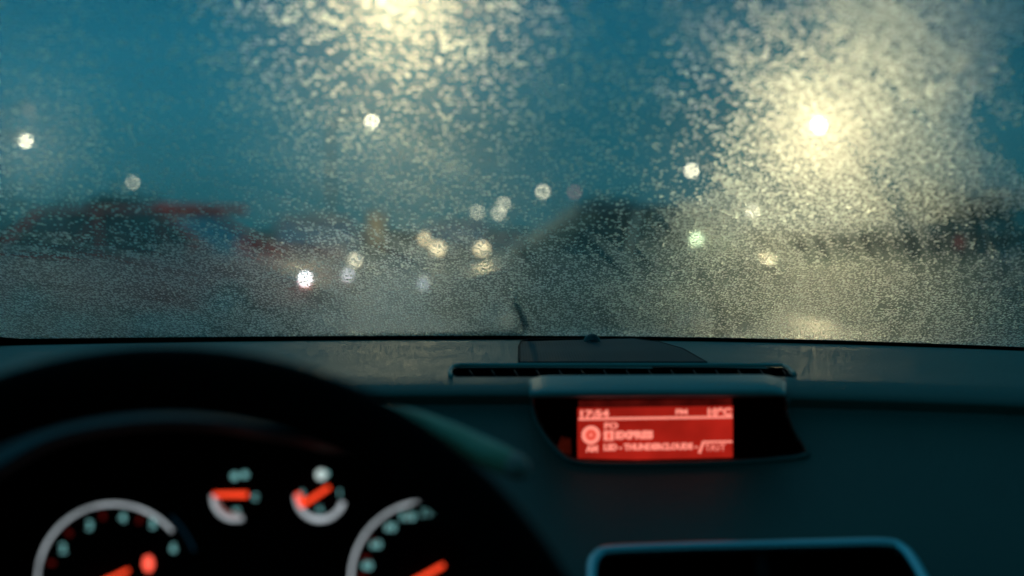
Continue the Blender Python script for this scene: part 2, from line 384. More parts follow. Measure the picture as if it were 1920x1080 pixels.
# oncoming cars further down the road
car('car', 'oncoming grey car far down the road between the two near cars, warm headlights', 'car', (-1.45, 41, 0), R(-90), M['grey'], lights=(.0003, 39, .0032), lightcol=WARM)
car('car', 'small distant oncoming car with dim yellow headlights at the end of the road', 'car', (-4.5, 84, 0), R(-88), M['grey'], lights=(.00010, 82, .0026), lightcol=WARM)
car('car', 'oncoming grey car just behind the nose of the red car, dim headlights', 'car', (-3.7, 26.5, 0), R(-80), M['grey'], lights=(.00008, 24, .0026), lightcol=CREAM)
car('van', 'white van with warm headlights beyond the dark crossing car, left of the huge halo', 'van', (8.2, 57.5, 0), R(-97), M['white'], Lg=4.8, Wd=1.95, Ht=2.0, lights=(.0008, 55, .0030), van=True, lightcol=WARM)
car('car', 'unlit dark parked car at the far right edge', 'car', (10.2, 24, 0), R(150), M['navy'])
# added unseen spots ahead of the cabin, to brighten the red car and road
for x in (-.62, .66):
    l = bpy.data.lights.new('added_front_spot', 'SPOT'); l.energy = 170; l.color = (1, .88, .50); l.spot_size = R(84); l.spot_blend = .8; l.shadow_soft_size = .05
    o = bpy.data.objects.new('added_front_spot', l); C.objects.link(o); o.location = (x, 2.7, .66); o.rotation_euler = (R(88.5), 0, R(8))
# ---- hedges, bushes
M['leaf'] = surf('leaves', (.006, .040, .036), spec=.1, rough=.8, var=.6, vscale=3)
M['bark'] = surf('bark', (.05, .04, .03), rough=.9)
def foliage(name, boxes, n, size, parent=None):
    """boxes: (centre, radii) ellipsoid clumps filled with small leaf faces."""
    vs, fs = [], []
    for c, r in boxes:
        for _ in range(n):
            d = rng.normal(size=3); d /= np.linalg.norm(d); q = rng.random() ** .4
            q *= 1 + .25 * mnoise.noise(Vector(d * 2.5) + Vector(c))
            p = np.array(c) + d * np.array(r) * q
            if p[2] < .02: p[2] = .02 + rng.random() * .1
            a = rng.normal(size=3); a /= np.linalg.norm(a); b = np.cross(a, rng.normal(size=3)); b /= np.linalg.norm(b)
            s = size * (.6 + .8 * rng.random()); k = len(vs)
            vs += [p - a * s, p + b * s * .5, p + a * s, p - b * s * .5]; fs.append((k, k + 1, k + 2, k + 3))
    return mesh_obj(name, vs, fs, M['leaf'], parent, smooth=False)
def hedge(x0, x1, Y, h, label):
    cl = []; x = x0
    while x < x1:
        cl.append(((x, Y + rng.normal() * .2, h * .5), (1.0, .8, h * (.52 + .08 * rng.random())))); x += .9
    return tag(foliage('hedge', cl, 420, .07), label, 'hedge')
hedge(-14, -6.8, 30, 1.9, 'long dark hedge behind the red car at the left')
hedge(9.5, 20, 36, 2.2, 'long dark hedge at the right behind the grass verge')
def tree(x, Y, h, w_, label):
    t = thing('tree', label, 'tree', (x, Y, 0))
    vs, fs = tube([(0, 0, 0), (.05, 0, h * .3), (-.05, .1, h * .75)], [.16, .12, .04], 8); mesh_obj('trunk', vs, fs, M['bark'], t)
    cl = [((rng.normal() * w_ * .35, rng.normal() * w_ * .3, h * (.45 + .4 * rng.random())), (w_ * .42, w_ * .42, h * .2)) for _ in range(9)]
    foliage('crown', cl, 260, .11, t)
tree(-24, 85, 3.2, 3.6, 'low round tree beyond the hedge at the far left')
#tree(-17, 95, 3.4, 3.2, 'low round tree below the small distant street lamp')
#tree(-7.5, 62, 2.3, 2.4, 'small bushy tree at the left kerb beyond the grey cars')
tree(6.2, 75, 2.9, 3, 'small bushy tree at the right kerb, below the street lamp with a white disc')
tree(26, 80, 3.6, 4, 'broad low tree at the right behind the long hedge')
# added glowing panel standing in for a warm light smear under the lamp
q = P(706, 470, 46); q2 = P(706, 402, 46)
t = thing('added_glow_panel', 'tall added glow panel at the left kerb, standing in for a warm light smear below the bright street lamp', 'glow panel', (q.x, 46, 0))
bm = bmesh.new(); add_box(bm, (0, 0, (q.z + q2.z) / 2), (.62, .14, q2.z - q.z + .12), bev=.02); bm_obj('added_panel_frame', bm, M['trim'], t)
bm = bmesh.new(); add_box(bm, (0, -.075, (q.z + q2.z) / 2), (.52, .02, q2.z - q.z), bev=.005); bm_obj('added_glow_face', bm, emit('added_panel_glow', (1, .88, .5), .17, var=.4, vscale=2), t)
vs, fs = tube([(0, 0, 0), (0, 0, q.z)], .06, 8); mesh_obj('post', vs, fs, M['trim'], t)  # post of the added glow panel
# a marker post with a red reflector
q = P(1797, 455, 20)
t = thing('marker_post', 'thin dark marker post with a red reflector, on the right verge', 'post', (q.x, 20, 0))
vs, fs = tube([(0, 0, 0), (0, 0, q.z + .1)], .05, 10); mesh_obj('post', vs, fs, M['trim'], t)
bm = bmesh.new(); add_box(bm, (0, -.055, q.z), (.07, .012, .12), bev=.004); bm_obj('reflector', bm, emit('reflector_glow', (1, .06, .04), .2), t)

# ================================================================== THE CAR AROUND US
SL = R(22)                                           # slope of the windshield
def dY(x): return (-.09 if x > 0 else -.045) * (x / .55) ** 2
def dZ(x): return (-.006 if x > 0 else 0.0) * (x / .55) ** 2
def ws(x, s, off=0):
    """point on the windshield: x across, s metres up the slope"""
    b = Vector((x, 1.505 + dY(x), H - .1166 + dZ(x)))
    bow = .012 * (1 - (x / .75) ** 2) * math.sin(min(1, s) * math.pi)
    return b + Vector((0, -math.cos(SL), math.sin(SL))) * s + Vector((0, math.sin(SL), math.cos(SL))) * (bow + off)

# ---- wet glass material
def wet_glass():
    m, nt, out = mat('rain_covered_glass'); L = nt.links
    def math_(op, a, b=None, clamp=False):
        n = node(nt, 'ShaderNodeMath', operation=op); n.use_clamp = clamp
        for i, v in enumerate((a, b)):
            if v is None: continue
            if isinstance(v, (int, float)): n.inputs[i].default_value = v
            else: L.new(v, n.inputs[i])
        return n.outputs[0]
    def vmath(op, a, b=None, s=None):
        n = node(nt, 'ShaderNodeVectorMath', operation=op)
        for i, v in enumerate((a, b)):
            if v is None: continue
            if isinstance(v, tuple): n.inputs[i].default_value = v
            else: L.new(v, n.inputs[i])
        if s is not None:
            if isinstance(s, (int, float)): n.inputs['Scale'].default_value = s
            else: L.new(s, n.inputs['Scale'])
        return n.outputs[0]
    def mrange(v, a, b, c, d):
        n = node(nt, 'ShaderNodeMapRange'); n.interpolation_type = 'SMOOTHSTEP'
        for i, k in enumerate((a, b, c, d)): n.inputs[i + 1].default_value = k
        L.new(v, n.inputs[0]); return n.outputs[0]
    uv = node(nt, 'ShaderNodeUVMap').outputs[0]
    sp_ = node(nt, 'ShaderNodeSeparateXYZ'); L.new(uv, sp_.inputs[0]); U, V = sp_.outputs[0], sp_.outputs[1]
    geo = node(nt, 'ShaderNodeNewGeometry')
    def noise2(scale, det=3):
        n = node(nt, 'ShaderNodeTexNoise'); n.noise_dimensions = '2D'; n.inputs['Scale'].default_value = scale; n.inputs['Detail'].default_value = det
        L.new(uv, n.inputs['Vector']); return n.outputs['Fac']
    # warp so that drops are not round cells
    nw = node(nt, 'ShaderNodeTexNoise'); nw.noise_dimensions = '2D'; nw.inputs['Scale'].default_value = 260; nw.inputs['Detail'].default_value = 2
    L.new(uv, nw.inputs['Vector'])
    wv = vmath('SCALE', vmath('SUBTRACT', nw.outputs['Color'], (.5, .5, .5)), None, .0030)
    uvw = vmath('ADD', uv, wv)
    def layer(cell, dens, k, stretch=1.0, rmin=.25, rmax=.5, vs_=1.0):
        """cell size in m, dens socket 0..1: share of cells that hold a drop; returns mask, slope vector"""
        sc_ = 1 / cell
        v = node(nt, 'ShaderNodeTexVoronoi'); v.voronoi_dimensions = '2D'; v.inputs['Scale'].default_value = 1; v.inputs['Randomness'].default_value = .9
        q = vmath('MULTIPLY', uvw, (sc_, sc_ / stretch, 0)); L.new(q, v.inputs['Vector'])
        d = vmath('SUBTRACT', q, v.outputs['Position'])
        sc3 = node(nt, 'ShaderNodeSeparateColor'); L.new(v.outputs['Color'], sc3.inputs[0])
        r = node(nt, 'ShaderNodeMapRange'); r.inputs[3].default_value = rmin; r.inputs[4].default_value = rmax; L.new(sc3.outputs[0], r.inputs[0]); r = r.outputs[0]
        on = math_('LESS_THAN', sc3.outputs[1], dens)
        edge = math_('DIVIDE', math_('SUBTRACT', r, v.outputs['Distance']), .11, True)
        mask = math_('MULTIPLY', on, edge)
        s3 = node(nt, 'ShaderNodeSeparateXYZ'); L.new(d, s3.inputs[0])
        kk = math_('DIVIDE', k, r)
        sx = math_('MULTIPLY', s3.outputs[0], kk); sy = math_('MULTIPLY', s3.outputs[1], kk)
        vec = vmath('ADD', vmath('SCALE', (1, 0, 0), None, sx), vmath('SCALE', (0, -math.cos(SL), math.sin(SL)), None, sy))
        # tangent plane is tilted away: give the vertical slope its full effect across the line of sight
        vec = vmath('ADD', vmath('SCALE', (1, 0, 0), None, sx), vmath('SCALE', (0, 0, 1), None, math_('MULTIPLY', sy, vs_)))
        return mask, vmath('SCALE', vec, None, mask)
    big = noise2(3.2, 3); mid = noise2(14, 3)
    # faint arcs left by the wipers, curving about their pivots
    def arcs(px_, py_, sc_r, sc_a):
        dx, dy = math_('SUBTRACT', U, px_), math_('SUBTRACT', V, py_)
        rr = math_('SQRT', math_('ADD', math_('MULTIPLY', dx, dx), math_('MULTIPLY', dy, dy)))
        an = math_('ARCTAN2', dy, dx)
        cx_ = node(nt, 'ShaderNodeCombineXYZ'); L.new(math_('MULTIPLY', rr, sc_r), cx_.inputs[0]); L.new(math_('MULTIPLY', an, sc_a), cx_.inputs[1])
        n = node(nt, 'ShaderNodeTexNoise'); n.noise_dimensions = '2D'; n.inputs['Scale'].default_value = 1; n.inputs['Detail'].default_value = 4
        L.new(cx_.outputs[0], n.inputs['Vector']); return math_('SUBTRACT', n.outputs['Fac'], .5)
    arc_ = arcs(-.52, -.06, 60, 3.0)
    jit = math_('MULTIPLY', math_('SUBTRACT', big, .5), .5)
    # fine drizzle: thick low down and on the right, thin in the wiped middle
    low = mrange(V, .36, .16, 0, 1); right = mrange(math_('ADD', U, jit), .02, .15, 0, 1); left = mrange(math_('ADD', U, jit), -.34, -.5, 0, .6)
    edge_ = mrange(math_('ADD', U, jit), .30, .38, 1, .2)
    right = math_('MULTIPLY', right, edge_)
    dens1 = math_('ADD', math_('MAXIMUM', low, math_('MAXIMUM', right, left)), math_('ADD', math_('MULTIPLY', math_('SUBTRACT', mid, .5), .6), math_('MULTIPLY', arc_, 1.1)))
    dens1 = math_('MULTIPLY', math_('MAXIMUM', dens1, .10), .92)
    m1, s1 = layer(.0025, dens1, mrange(V, .10, .38, .80, .58), 1.35, .20, .62, 1.35)
    dens2 = math_('ADD', math_('MULTIPLY', math_('MULTIPLY', mrange(V, .12, .42, 0, 1), edge_), .55), math_('ADD', math_('MULTIPLY', math_('SUBTRACT', mid, .5), .5), math_('MULTIPLY', arc_, 1.0)))
    m2, s2 = layer(.0045, dens2, .48, 1.35, .15, .46)
    anym = math_('MAXIMUM', m1, m2)
    slope = vmath('ADD', vmath('SCALE', s1, None, math_('SUBTRACT', 1, m2)), s2)
    nrm = vmath('NORMALIZE', vmath('ADD', geo.outputs['Incoming'], slope))
    rf = node(nt, 'ShaderNodeBsdfRefraction'); rf.distribution = 'BECKMANN'; rf.inputs['IOR'].default_value = 1.33; rf.inputs['Roughness'].default_value = .42
    rf.inputs['Color'].default_value = (.86, .98, .93, 1); L.new(nrm, rf.inputs['Normal']); L.new(mrange(V, .14, .42, .36, .42), rf.inputs['Roughness'])

    tr = node(nt, 'ShaderNodeBsdfTransparent')
    fine = noise2(1100, 2)
    gm = node(nt, 'ShaderNodeMix', data_type='RGBA'); gm.inputs[6].default_value = (.66, .75, .74, 1); gm.inputs[7].default_value = (1, 1, 1, 1)
    L.new(mrange(fine, .3, .7, 0, 1), gm.inputs[0]); L.new(gm.outputs[2], tr.inputs[0])
    mx = node(nt, 'ShaderNodeMixShader'); L.new(math_('MULTIPLY', anym, mrange(V, .12, .34, .95, .80)), mx.inputs[0]); L.new(tr.outputs[0], mx.inputs[1]); L.new(rf.outputs[0], mx.inputs[2])
    # breath mist on the glass: scatters light forward, so lamps wear halos
    film = node(nt, 'ShaderNodeBsdfRefraction'); film.distribution = 'BECKMANN'; film.inputs['IOR'].default_value = 1.33; film.inputs['Roughness'].default_value = .54
    film.inputs['Color'].default_value = (.88, .97, .92, 1)
    # the film lies in fine ripples across the slope, so it smears lamps up and down more than sideways
    wn = node(nt, 'ShaderNodeTexWhiteNoise'); wn.noise_dimensions = '2D'; L.new(vmath('SCALE', uv, None, 2500), wn.inputs['Vector'])
    rz = math_('MULTIPLY', math_('SUBTRACT', wn.outputs['Value'], .5), 1.3)
    fn_ = vmath('ADD', vmath('ADD', geo.outputs['Incoming'], vmath('SCALE', slope, None, .5)), vmath('SCALE', (0, 0, 1), None, rz))
    L.new(vmath('NORMALIZE', fn_), film.inputs['Normal'])
    ff = math_('ADD', math_('ADD', mrange(dens1, .1, .9, .09, .22), mrange(V, .24, .12, 0, .04)), math_('ADD', math_('MULTIPLY', math_('SUBTRACT', big, .5), .12), math_('MULTIPLY', arc_, .16)))
    m2x = node(nt, 'ShaderNodeMixShader'); L.new(ff, m2x.inputs[0]); L.new(mx.outputs[0], m2x.inputs[1]); L.new(film.outputs[0], m2x.inputs[2])
    core = node(nt, 'ShaderNodeBsdfRefraction'); core.distribution = 'BECKMANN'; core.inputs['IOR'].default_value = 1.33; core.inputs['Roughness'].default_value = .33
    core.inputs['Color'].default_value = (.95, .97, .92, 1); L.new(geo.outputs['Incoming'], core.inputs['Normal'])
    mcx = node(nt, 'ShaderNodeMixShader'); mcx.inputs[0].default_value = .038; L.new(m2x.outputs[0], mcx.inputs[1]); L.new(core.outputs[0], mcx.inputs[2]); m2x = mcx
    tl = node(nt, 'ShaderNodeBsdfTranslucent'); tl.inputs[0].default_value = (.15, .85, .72, 1)
    m3x = node(nt, 'ShaderNodeMixShader'); L.new(math_('ADD', mrange(V, .42, .20, .02, .125), math_('MULTIPLY', arc_, .05)), m3x.inputs[0]); L.new(m2x.outputs[0], m3x.inputs[1]); L.new(tl.outputs[0], m3x.inputs[2])
    L.new(m3x.outputs[0], out.inputs[0])
    return m
M['wet'] = wet_glass()
nx, ns = 90, 60
vs, fs, uvs = [], [], []
for j in range(ns + 1):
    for i in range(nx + 1):
        x = -.72 + 1.44 * i / nx; s = 1.15 * j / ns
        vs.append(ws(x, s)); uvs.append((x, s))
for j in range(ns):
    for i in range(nx):
        a = j * (nx + 1) + i; fs.append((a, a + 1, a + nx + 2, a + nx + 1))      # front side faces the cabin
wst = thing('windshield', 'sloping car windshield covered in rain drops and lit by street lamps', 'windshield', (0, 0, 0))
gl = mesh_obj('glass', vs, fs, M['wet'], wst)
ul = gl.data.uv_layers.new(name='UVMap')
li = np.empty(len(gl.data.loops), dtype=np.int32); gl.data.loops.foreach_get('vertex_index', li)
ul.data.foreach_set('uv', np.array(uvs)[li].ravel())
if gl.data.polygons[0].normal.y > 0: gl.data.flip_normals()
# black printed border along the foot of the glass, rounded in the corner
def frit_top(x):
    s = .019
    for x0, sg in ((-.498, -1), (.66, 1)):
        d = (x - x0) * sg
        if d > 0: s += .05 - math.sqrt(max(0, .05 ** 2 - min(d, .05) ** 2))
        if d > .05: s += 1.2
    return s
vs, fs = [], []
xs = np.concatenate([np.linspace(-.72, -.55, 4), np.linspace(-.549, -.49, 30), np.linspace(-.48, .65, 80), np.linspace(.66, .72, 12)])
for x in xs:
    vs += [ws(x, -.03, -.004), ws(x, frit_top(x), -.004)]
for i in range(len(xs) - 1): fs.append((2 * i, 2 * i + 2, 2 * i + 3, 2 * i + 1))
mesh_obj('black_border', vs, fs, M['frit'], wst, smooth=False)

# ---- wiper arm resting at the foot of the glass outside
wp = thing('wiper', 'thin black wiper tip resting on the outside of the glass above the sun sensor', 'wiper', (0, 0, 0))
a, b = P(983, 618, 1.52), P(966, 562, 1.36)
vs, fs = tube([ws(.0135, .01, .012), ws(.010, .035, .012), ws(.004, .075, .010), ws(.0015, .10, .009)], [.0035, .003, .0022, .0012], 8); mesh_obj('wiper_arm', vs, fs, M['black'], wp)
vs, fs = tube([ws(-.55, -.03, .01), ws(-.2, -.03, .012), ws(.012, -.02, .012)], .004, 6); mesh_obj('wiper_blade', vs, fs, M['black'], wp)

# ---- dashboard: a cross-section swept across the car
prof = [(1.60, -.120), (1.50, -.1175), (1.44, -.1160), (1.30, -.1175), (1.17, -.1195), (1.135, -.1215), (1.112, -.1255), (1.104, -.1300), (1.106, -.1350), (1.108, -.1400),
        (1.098, -.1480), (1.075, -.1600), (1.03, -.182), (.98, -.207), (.93, -.236), (.885, -.272), (.86, -.33), (.86, -.45)]
pf = smooth_path([(0, y, z) for y, z in prof], 9)
pf = [(p.y, p.z) for p in pf]
def dash_w(x, y, z):
    k = max(0, min(1, (y - .95) / .5))
    zz = z + (-.008 if x > 0 else -.004) * (x / .42) ** 2 * (1 - .6 * k)
    yy = y + dY(x) * (.25 + .75 * k)
    return Vector((x, yy, H + zz))
def dash_pt(px, py, lift=0):
    """point of the dashboard surface that shows at this pixel"""
    best = None
    y_last = None
    for i in range(8, len(pf)):
        Y, z = pf[i]
        x = (px - 960) / F * Y * cp
        for _ in range(3):
            q = dash_w(x, Y, z); u, v = proj(q); x += (px - u) / F * q.y
        q = dash_w(x, Y, z); v = proj(q)[1]
        if best is not None and v >= py:
            t = (py - y_last) / max(1e-6, v - y_last); r = best.lerp(q, max(0, min(1, t)))
            if lift:
                n = Vector((0, -(q.z - best.z), (q.y - best.y))).normalized()
                if n.z < 0: n = -n
                r = r + n * lift
            return r
        best, y_last = q, v
    return best
def inside(poly, x, y):
    c = False; n = len(poly)
    for i in range(n):
        x1, y1 = poly[i]; x2, y2 = poly[i - 1]
        if (y1 > y) != (y2 > y) and x < (x2 - x1) * (y - y1) / (y2 - y1) + x1: c = not c
    return c
slot = [(848, 692), (860, 689), (1470, 689), (1490, 707), (850, 707)]
recess = [(1003, 736), (1472, 736), (1474, 775), (1490, 812), (1510, 846), (1496, 856), (1380, 866), (1200, 871), (1090, 868), (1052, 850), (1018, 806), (1004, 770)]
vent = [(1112, 1128), (1112, 1064), (1122, 1048), (1142, 1040), (1400, 1032), (1660, 1027), (1692, 1038), (1712, 1066), (1742, 1128)]
xs = np.linspace(-.78, .78, 420)
vs = [dash_w(x, Y, z) for (Y, z) in pf for x in xs]; fs = []; nX = len(xs)
for j in range(len(pf) - 1):
    for i in range(nX - 1):
        a = j * nX + i; q = (vs[a] + vs[a + nX + 1]) / 2
        if q.y > .5:
            u, v = proj(q)
            if any(inside(po, u, v) for po in (slot, recess, vent)) and (j > 20): continue
            if u < 880 and v > 900 and u < 830: continue          # opening for the instrument cluster
        fs.append((a, a + nX, a + nX + 1, a + 1))
dash = thing('dashboard', 'dark grained dashboard with display pod, air vents and speaker grille', 'dashboard', (0, 1.1, 0))
def child(o): o.matrix_parent_inverse = Matrix.Translation((0, -1.1, 0)); return o
child(mesh_obj('dashboard_panel', vs, fs, M['dash'], dash))
# slot vent
def funnel(name, poly, depth, mat_, dirv=(0, 1, -.15), lift=.0):
    top = [dash_pt(*p) for p in poly]; d = Vector(dirv).normalized() * depth
    n = len(poly); v = top + [p + d for p in top]
    f = [(i, (i + 1) % n, (i + 1) % n + n, i + n) for i in range(n)] + [tuple(range(n, 2 * n))]
    return child(mesh_obj(name, v, f, mat_, dash, smooth=False))
def dens(poly, n=6):
    out_ = []
    for i in range(len(poly)):
        a, b = poly[i], poly[(i + 1) % len(poly)]
        for k in range(n): out_.append((a[0] + (b[0] - a[0]) * k / n, a[1] + (b[1] - a[1]) * k / n))
    return out_
funnel('slot_vent', dens(slot), .03, M['recess'], (0, .3, -1))
pth = [dash_pt(*p, .0012) for p in dens([(846, 709), (843, 700), (848, 690), (862, 687), (1160, 687), (1468, 687), (1480, 694), (1493, 708)], 5)[:-5]]
vs, fs = tube(pth, .0018, 8); child(mesh_obj('vent_rim', vs, fs, M['dash_hood'], dash))
for k in range(15):
    px = 880 + k * 42
    a, b = dash_pt(px, 692, -.001), dash_pt(px + 10, 706, -.001)
    vs, fs = tube([a, b], .0007, 6); child(mesh_obj('vent_fin', vs, fs, M['black'], dash))
# speaker grille: perforated sheet just proud of the panel
m, nt, out = mat('speaker_mesh'); L = nt.links
pr = node(nt, 'ShaderNodeBsdfPrincipled'); pr.inputs['Roughness'].default_value = .6; pr.inputs['Specular IOR Level'].default_value = .3
tc = node(nt, 'ShaderNodeTexCoord'); vo = node(nt, 'ShaderNodeTexVoronoi'); vo.inputs['Scale'].default_value = 380; vo.inputs['Randomness'].default_value = .0
L.new(tc.outputs['Object'], vo.inputs['Vector']); cr = node(nt, 'ShaderNodeValToRGB'); cr.color_ramp.elements[0].position = .35; cr.color_ramp.elements[1].position = .5
cr.color_ramp.elements[0].color = (.004, .005, .006, 1); cr.color_ramp.elements[1].color = (.034, .040, .042, 1)
L.new(vo.outputs['Distance'], cr.inputs[0]); L.new(cr.outputs[0], pr.inputs['Base Color']); L.new(pr.outputs[0], out.inputs[0])
def patch(name, poly, lift, mat_, nrow=8):
    """sheet following the dashboard inside a polygon given by its left and right edge"""
    v, f = [], []
    y0, y1 = min(p[1] for p in poly), max(p[1] for p in poly)
    for j in range(nrow + 1):
        y = y0 + (y1 - y0) * (j + .001) / (nrow + .002); xx = []
        for i in range(len(poly)):
            a, b = poly[i], poly[i - 1]
            if (a[1] > y) != (b[1] > y): xx.append(a[0] + (b[0] - a[0]) * (y - a[1]) / (b[1] - a[1]))
        l, r = min(xx), max(xx)
        for i in range(25): v.append(dash_pt(l + (r - l) * i / 24, y, lift))
    for j in range(nrow):
        for i in range(24):
            a = j * 25 + i; f.append((a, a + 25, a + 26, a + 1))
    return child(mesh_obj(name, v, f, mat_, dash))
gp = [(974, 684), (974, 652), (978, 643), (990, 640), (1190, 639), (1235, 645), (1280, 658), (1325, 684)]
patch('speaker_grille', gp, .0025, m)
pth = [dash_pt(*p, .0015) for p in dens(gp, 4)]
vs, fs = tube(pth, .0015, 6, closed=True); child(mesh_obj('grille_rim', vs, fs, M['black'], dash))
q = P(1110, 641, 1.425)
bm = bmesh.new(); uv_sphere(bm, (0, 0, 0), .0085, (1, 1, 1), 24, 14)
o = bm_obj('sun_sensor', bm, surf('sensor_dome', (.012, .014, .014), rough=.12, spec=.7), dash, True); o.location = (q.x, q.y - 1.1, q.z)
bm = bmesh.new(); bmesh.ops.create_cone(bm, cap_ends=True, segments=28, radius1=.0125, radius2=.011, depth=.003)
o2 = bm_obj('sensor_ring', bm, M['black'], o, True); o2.location = (0, 0, -.0015)

# ---- display pod
pod = funnel('display_recess', dens(recess, 4), .055, M['recess'], (0, 1, -.05))
pth = smooth_path([dash_pt(*p, .001) for p in [(1476, 748), (1478, 776), (1492, 812), (1512, 846), (1500, 859), (1384, 869), (1204, 874), (1090, 871), (1050, 853), (1014, 808), (1000, 770), (998, 745)]], 5)
vs, fs = tube(pth, .0022, 8); child(mesh_obj('recess_rim', vs, fs, M['dash'], dash))
# the visor over the display
vs, fs = [], []; nxv = 60
secs = [(1.115, 0.0, 704, 0), (1.09, 0, 708, 0), (1.065, 0, 713, 0), (1.043, 0, 721, 0), (1.028, 0, 730, 0), (1.020, 0, 738, 0), (1.023, 0, 744, 0), (1.045, 0, 747, 0), (1.09, 0, 746, 0)]
for i in range(nxv + 1):
    u = i / nxv; px = 992 + (1474 - 992) * u
    e = abs(2 * u - 1); drop = 0
    er = max(0, (px - 1425) / 49); el = max(0, (1030 - px) / 38)
    dr = 15 * er ** 2.2 + 8 * el ** 2
    for k, (Y, _, y, _) in enumerate(secs):
        w_ = 1 - k / (len(secs) - 1)
        yb = 746 - 2 * u
        yy = y - 2 * u + dr * w_ if k < 6 else y - 2 * u
        yy = min(yy, yb)
        Yk = Y + .018 * (2 * u - 1) ** 2 - .004
        vs.append(P(px, yy, Yk))
for i in range(nxv):
    for k in range(len(secs) - 1):
        a = i * len(secs) + k; fs.append((a, a + 1, a + len(secs) + 1, a + len(secs)))
fs.append(tuple(range(len(secs)))); fs.append(tuple(nxv * len(secs) + k for k in range(len(secs)))[::-1])
child(mesh_obj('display_visor', vs, fs, M['dash_hood'], dash))
# the screen
scr = thing('display_screen', 'glowing red display in the dashboard pod showing time, radio station and 10 degrees', 'screen', P(1229, 808, 1.075))
SC0 = Vector(scr.location)
YS = 1.075
def spt(px, py, dy=0):
    return P(px, py, YS - dy) - SC0
SKEW = -4 / 288
def scr_pt(px, py, dy=0): return spt(px, py + SKEW * (px - 1085), dy)
RB = emit('screen_red', (.34, .012, .007), 1.0, var=.28, vscale=30)
RD = emit('screen_dark_red', (.055, .003, .002), 1.0, var=.5, vscale=60)
RT = emit('screen_coral', (1.0, .27, .20), 1.12)
def quad(name, x0, y0, x1, y1, dy, m_, par=scr):
    return mesh_obj(name, [scr_pt(x0, y1, dy), scr_pt(x1, y1, dy), scr_pt(x1, y0, dy), scr_pt(x0, y0, dy)], [(0, 1, 2, 3)], m_, par, smooth=False)
quad('backlight', 1083, 765, 1374, 868, 0, RB)
quad('dim_strip', 1085, 751, 1372, 765, 0, RD)
quad('header_line', 1085, 783.5, 1373, 788, .001, RT)
def text(s, px, py, hpx, m_, name='text', par=scr, wpx=None, bold=.0, fn=scr_pt, dy=.001, depthY=YS, rot=SKEW, align='LEFT', org=None):
    cu = bpy.data.curves.new('text_tmp', 'FONT'); cu.body = s; cu.size = 1; cu.offset = bold; cu.resolution_u = 3
    cu.align_x = 'CENTER' if align == 'CENTER' else 'LEFT'
    ob = bpy.data.objects.new('text_tmp', cu); C.objects.link(ob)
    dg = bpy.context.evaluated_depsgraph_get(); me = bpy.data.meshes.new_from_object(ob.evaluated_get(dg))
    bpy.data.objects.remove(ob); bpy.data.curves.remove(cu)
    co_ = np.array([v.co[:] for v in me.vertices]); x0, x1 = co_[:, 0].min(), co_[:, 0].max(); y0, y1 = co_[:, 1].min(), co_[:, 1].max()
    sy = hpx / (y1 - y0); sx = sy if wpx is None else wpx / (x1 - x0)
    for v in me.vertices:
        X = (v.co.x - (0 if align == 'CENTER' else x0)) * sx; Yv = (v.co.y - y0) * sy
        v.co = fn(px + X, py - Yv, dy)
    me.materials.clear(); me.materials.append(m_)
    o = bpy.data.objects.new(name, me); C.objects.link(o); o.parent = par
    return o
text('17:54', 1088, 783, 14, RT, 'clock_text', wpx=54, bold=.05)
text('FM', 1267, 780, 10, RT, 'band_text', wpx=22, bold=.05)
text('10°C', 1327, 783, 15, RT, 'temperature_text', wpx=45, bold=.055)
text('FO', 1133, 805, 12, RT, 'small_text', wpx=26, bold=.05)
text('EXPRES', 1154, 825, 16, RT, 'station_text', wpx=71, bold=.075)
text('LSD - THUNDERCLOUDS -', 1132, 846, 13, RT, 'song_text', wpx=176, bold=.065)
text('TA\\/T', 1322, 849, 13, RT, 'tab_text', wpx=38, bold=.01)
text('AM', 1098, 848, 13, RT, 'source_text', wpx=23, bold=.06)
def ring(cx, cy, r0, r1, m_, name, par, fn=scr_pt, dy=.001, a0=0, a1=360, n=40, ey=1):
    v, f = [], []
    for i in range(n + 1):
        a = R(a0 + (a1 - a0) * i / n)
        for r in (r0, r1): v.append(fn(cx + r * math.cos(a), cy - r * ey * math.sin(a), dy))
    for i in range(n): f.append((2 * i, 2 * i + 1, 2 * i + 3, 2 * i + 2))
    return mesh_obj(name, v, f, m_, par, smooth=False)
RM = emit('screen_mid_red', (.80, .06, .035), 1.0)
ring(1108, 816, 0, 17.5, RT, 'disc_icon', scr, dy=.001)
ring(1108, 816, 4, 10, RM, 'disc_groove', scr, dy=.0015)
ring(1108, 816, 0, 2, RM, 'disc_hole', scr, dy=.0015)
quad('preset_box', 1132, 808, 1151, 827, .001, RT); text('1', 1139, 824, 12, RM, 'preset_text', wpx=5, dy=.0015)
def seg(pts, w_, name):
    v, f = [], []
    for (a, b) in zip(pts[:-1], pts[1:]):
        d = Vector((b[0] - a[0], b[1] - a[1])).normalized(); n_ = Vector((-d.y, d.x)) * w_ / 2; k = len(v)
        for q_, s_ in ((a, 1), (a, -1), (b, -1), (b, 1)): v.append(scr_pt(q_[0] + n_.x * s_, q_[1] + n_.y * s_, .001))
        f.append((k, k + 1, k + 2, k + 3))
    return mesh_obj(name, v, f, RT, scr, smooth=False)
seg([(1311, 853), (1319, 832)], 5, 'tab_edge'); seg([(1317, 832), (1373, 832)], 4, 'tab_top')
# screen glow on the left inner wall, painted as a dim red emissive patch
mesh_obj('painted_side_glow', [spt(1040, 852, .002), spt(1072, 866, .002), spt(1070, 822, .002), spt(1052, 818, .002)], [(0, 1, 2, 3)], emit('dim_red_reflection', (.022, .002, .0008), 1, var=.6, vscale=80), scr, smooth=False)

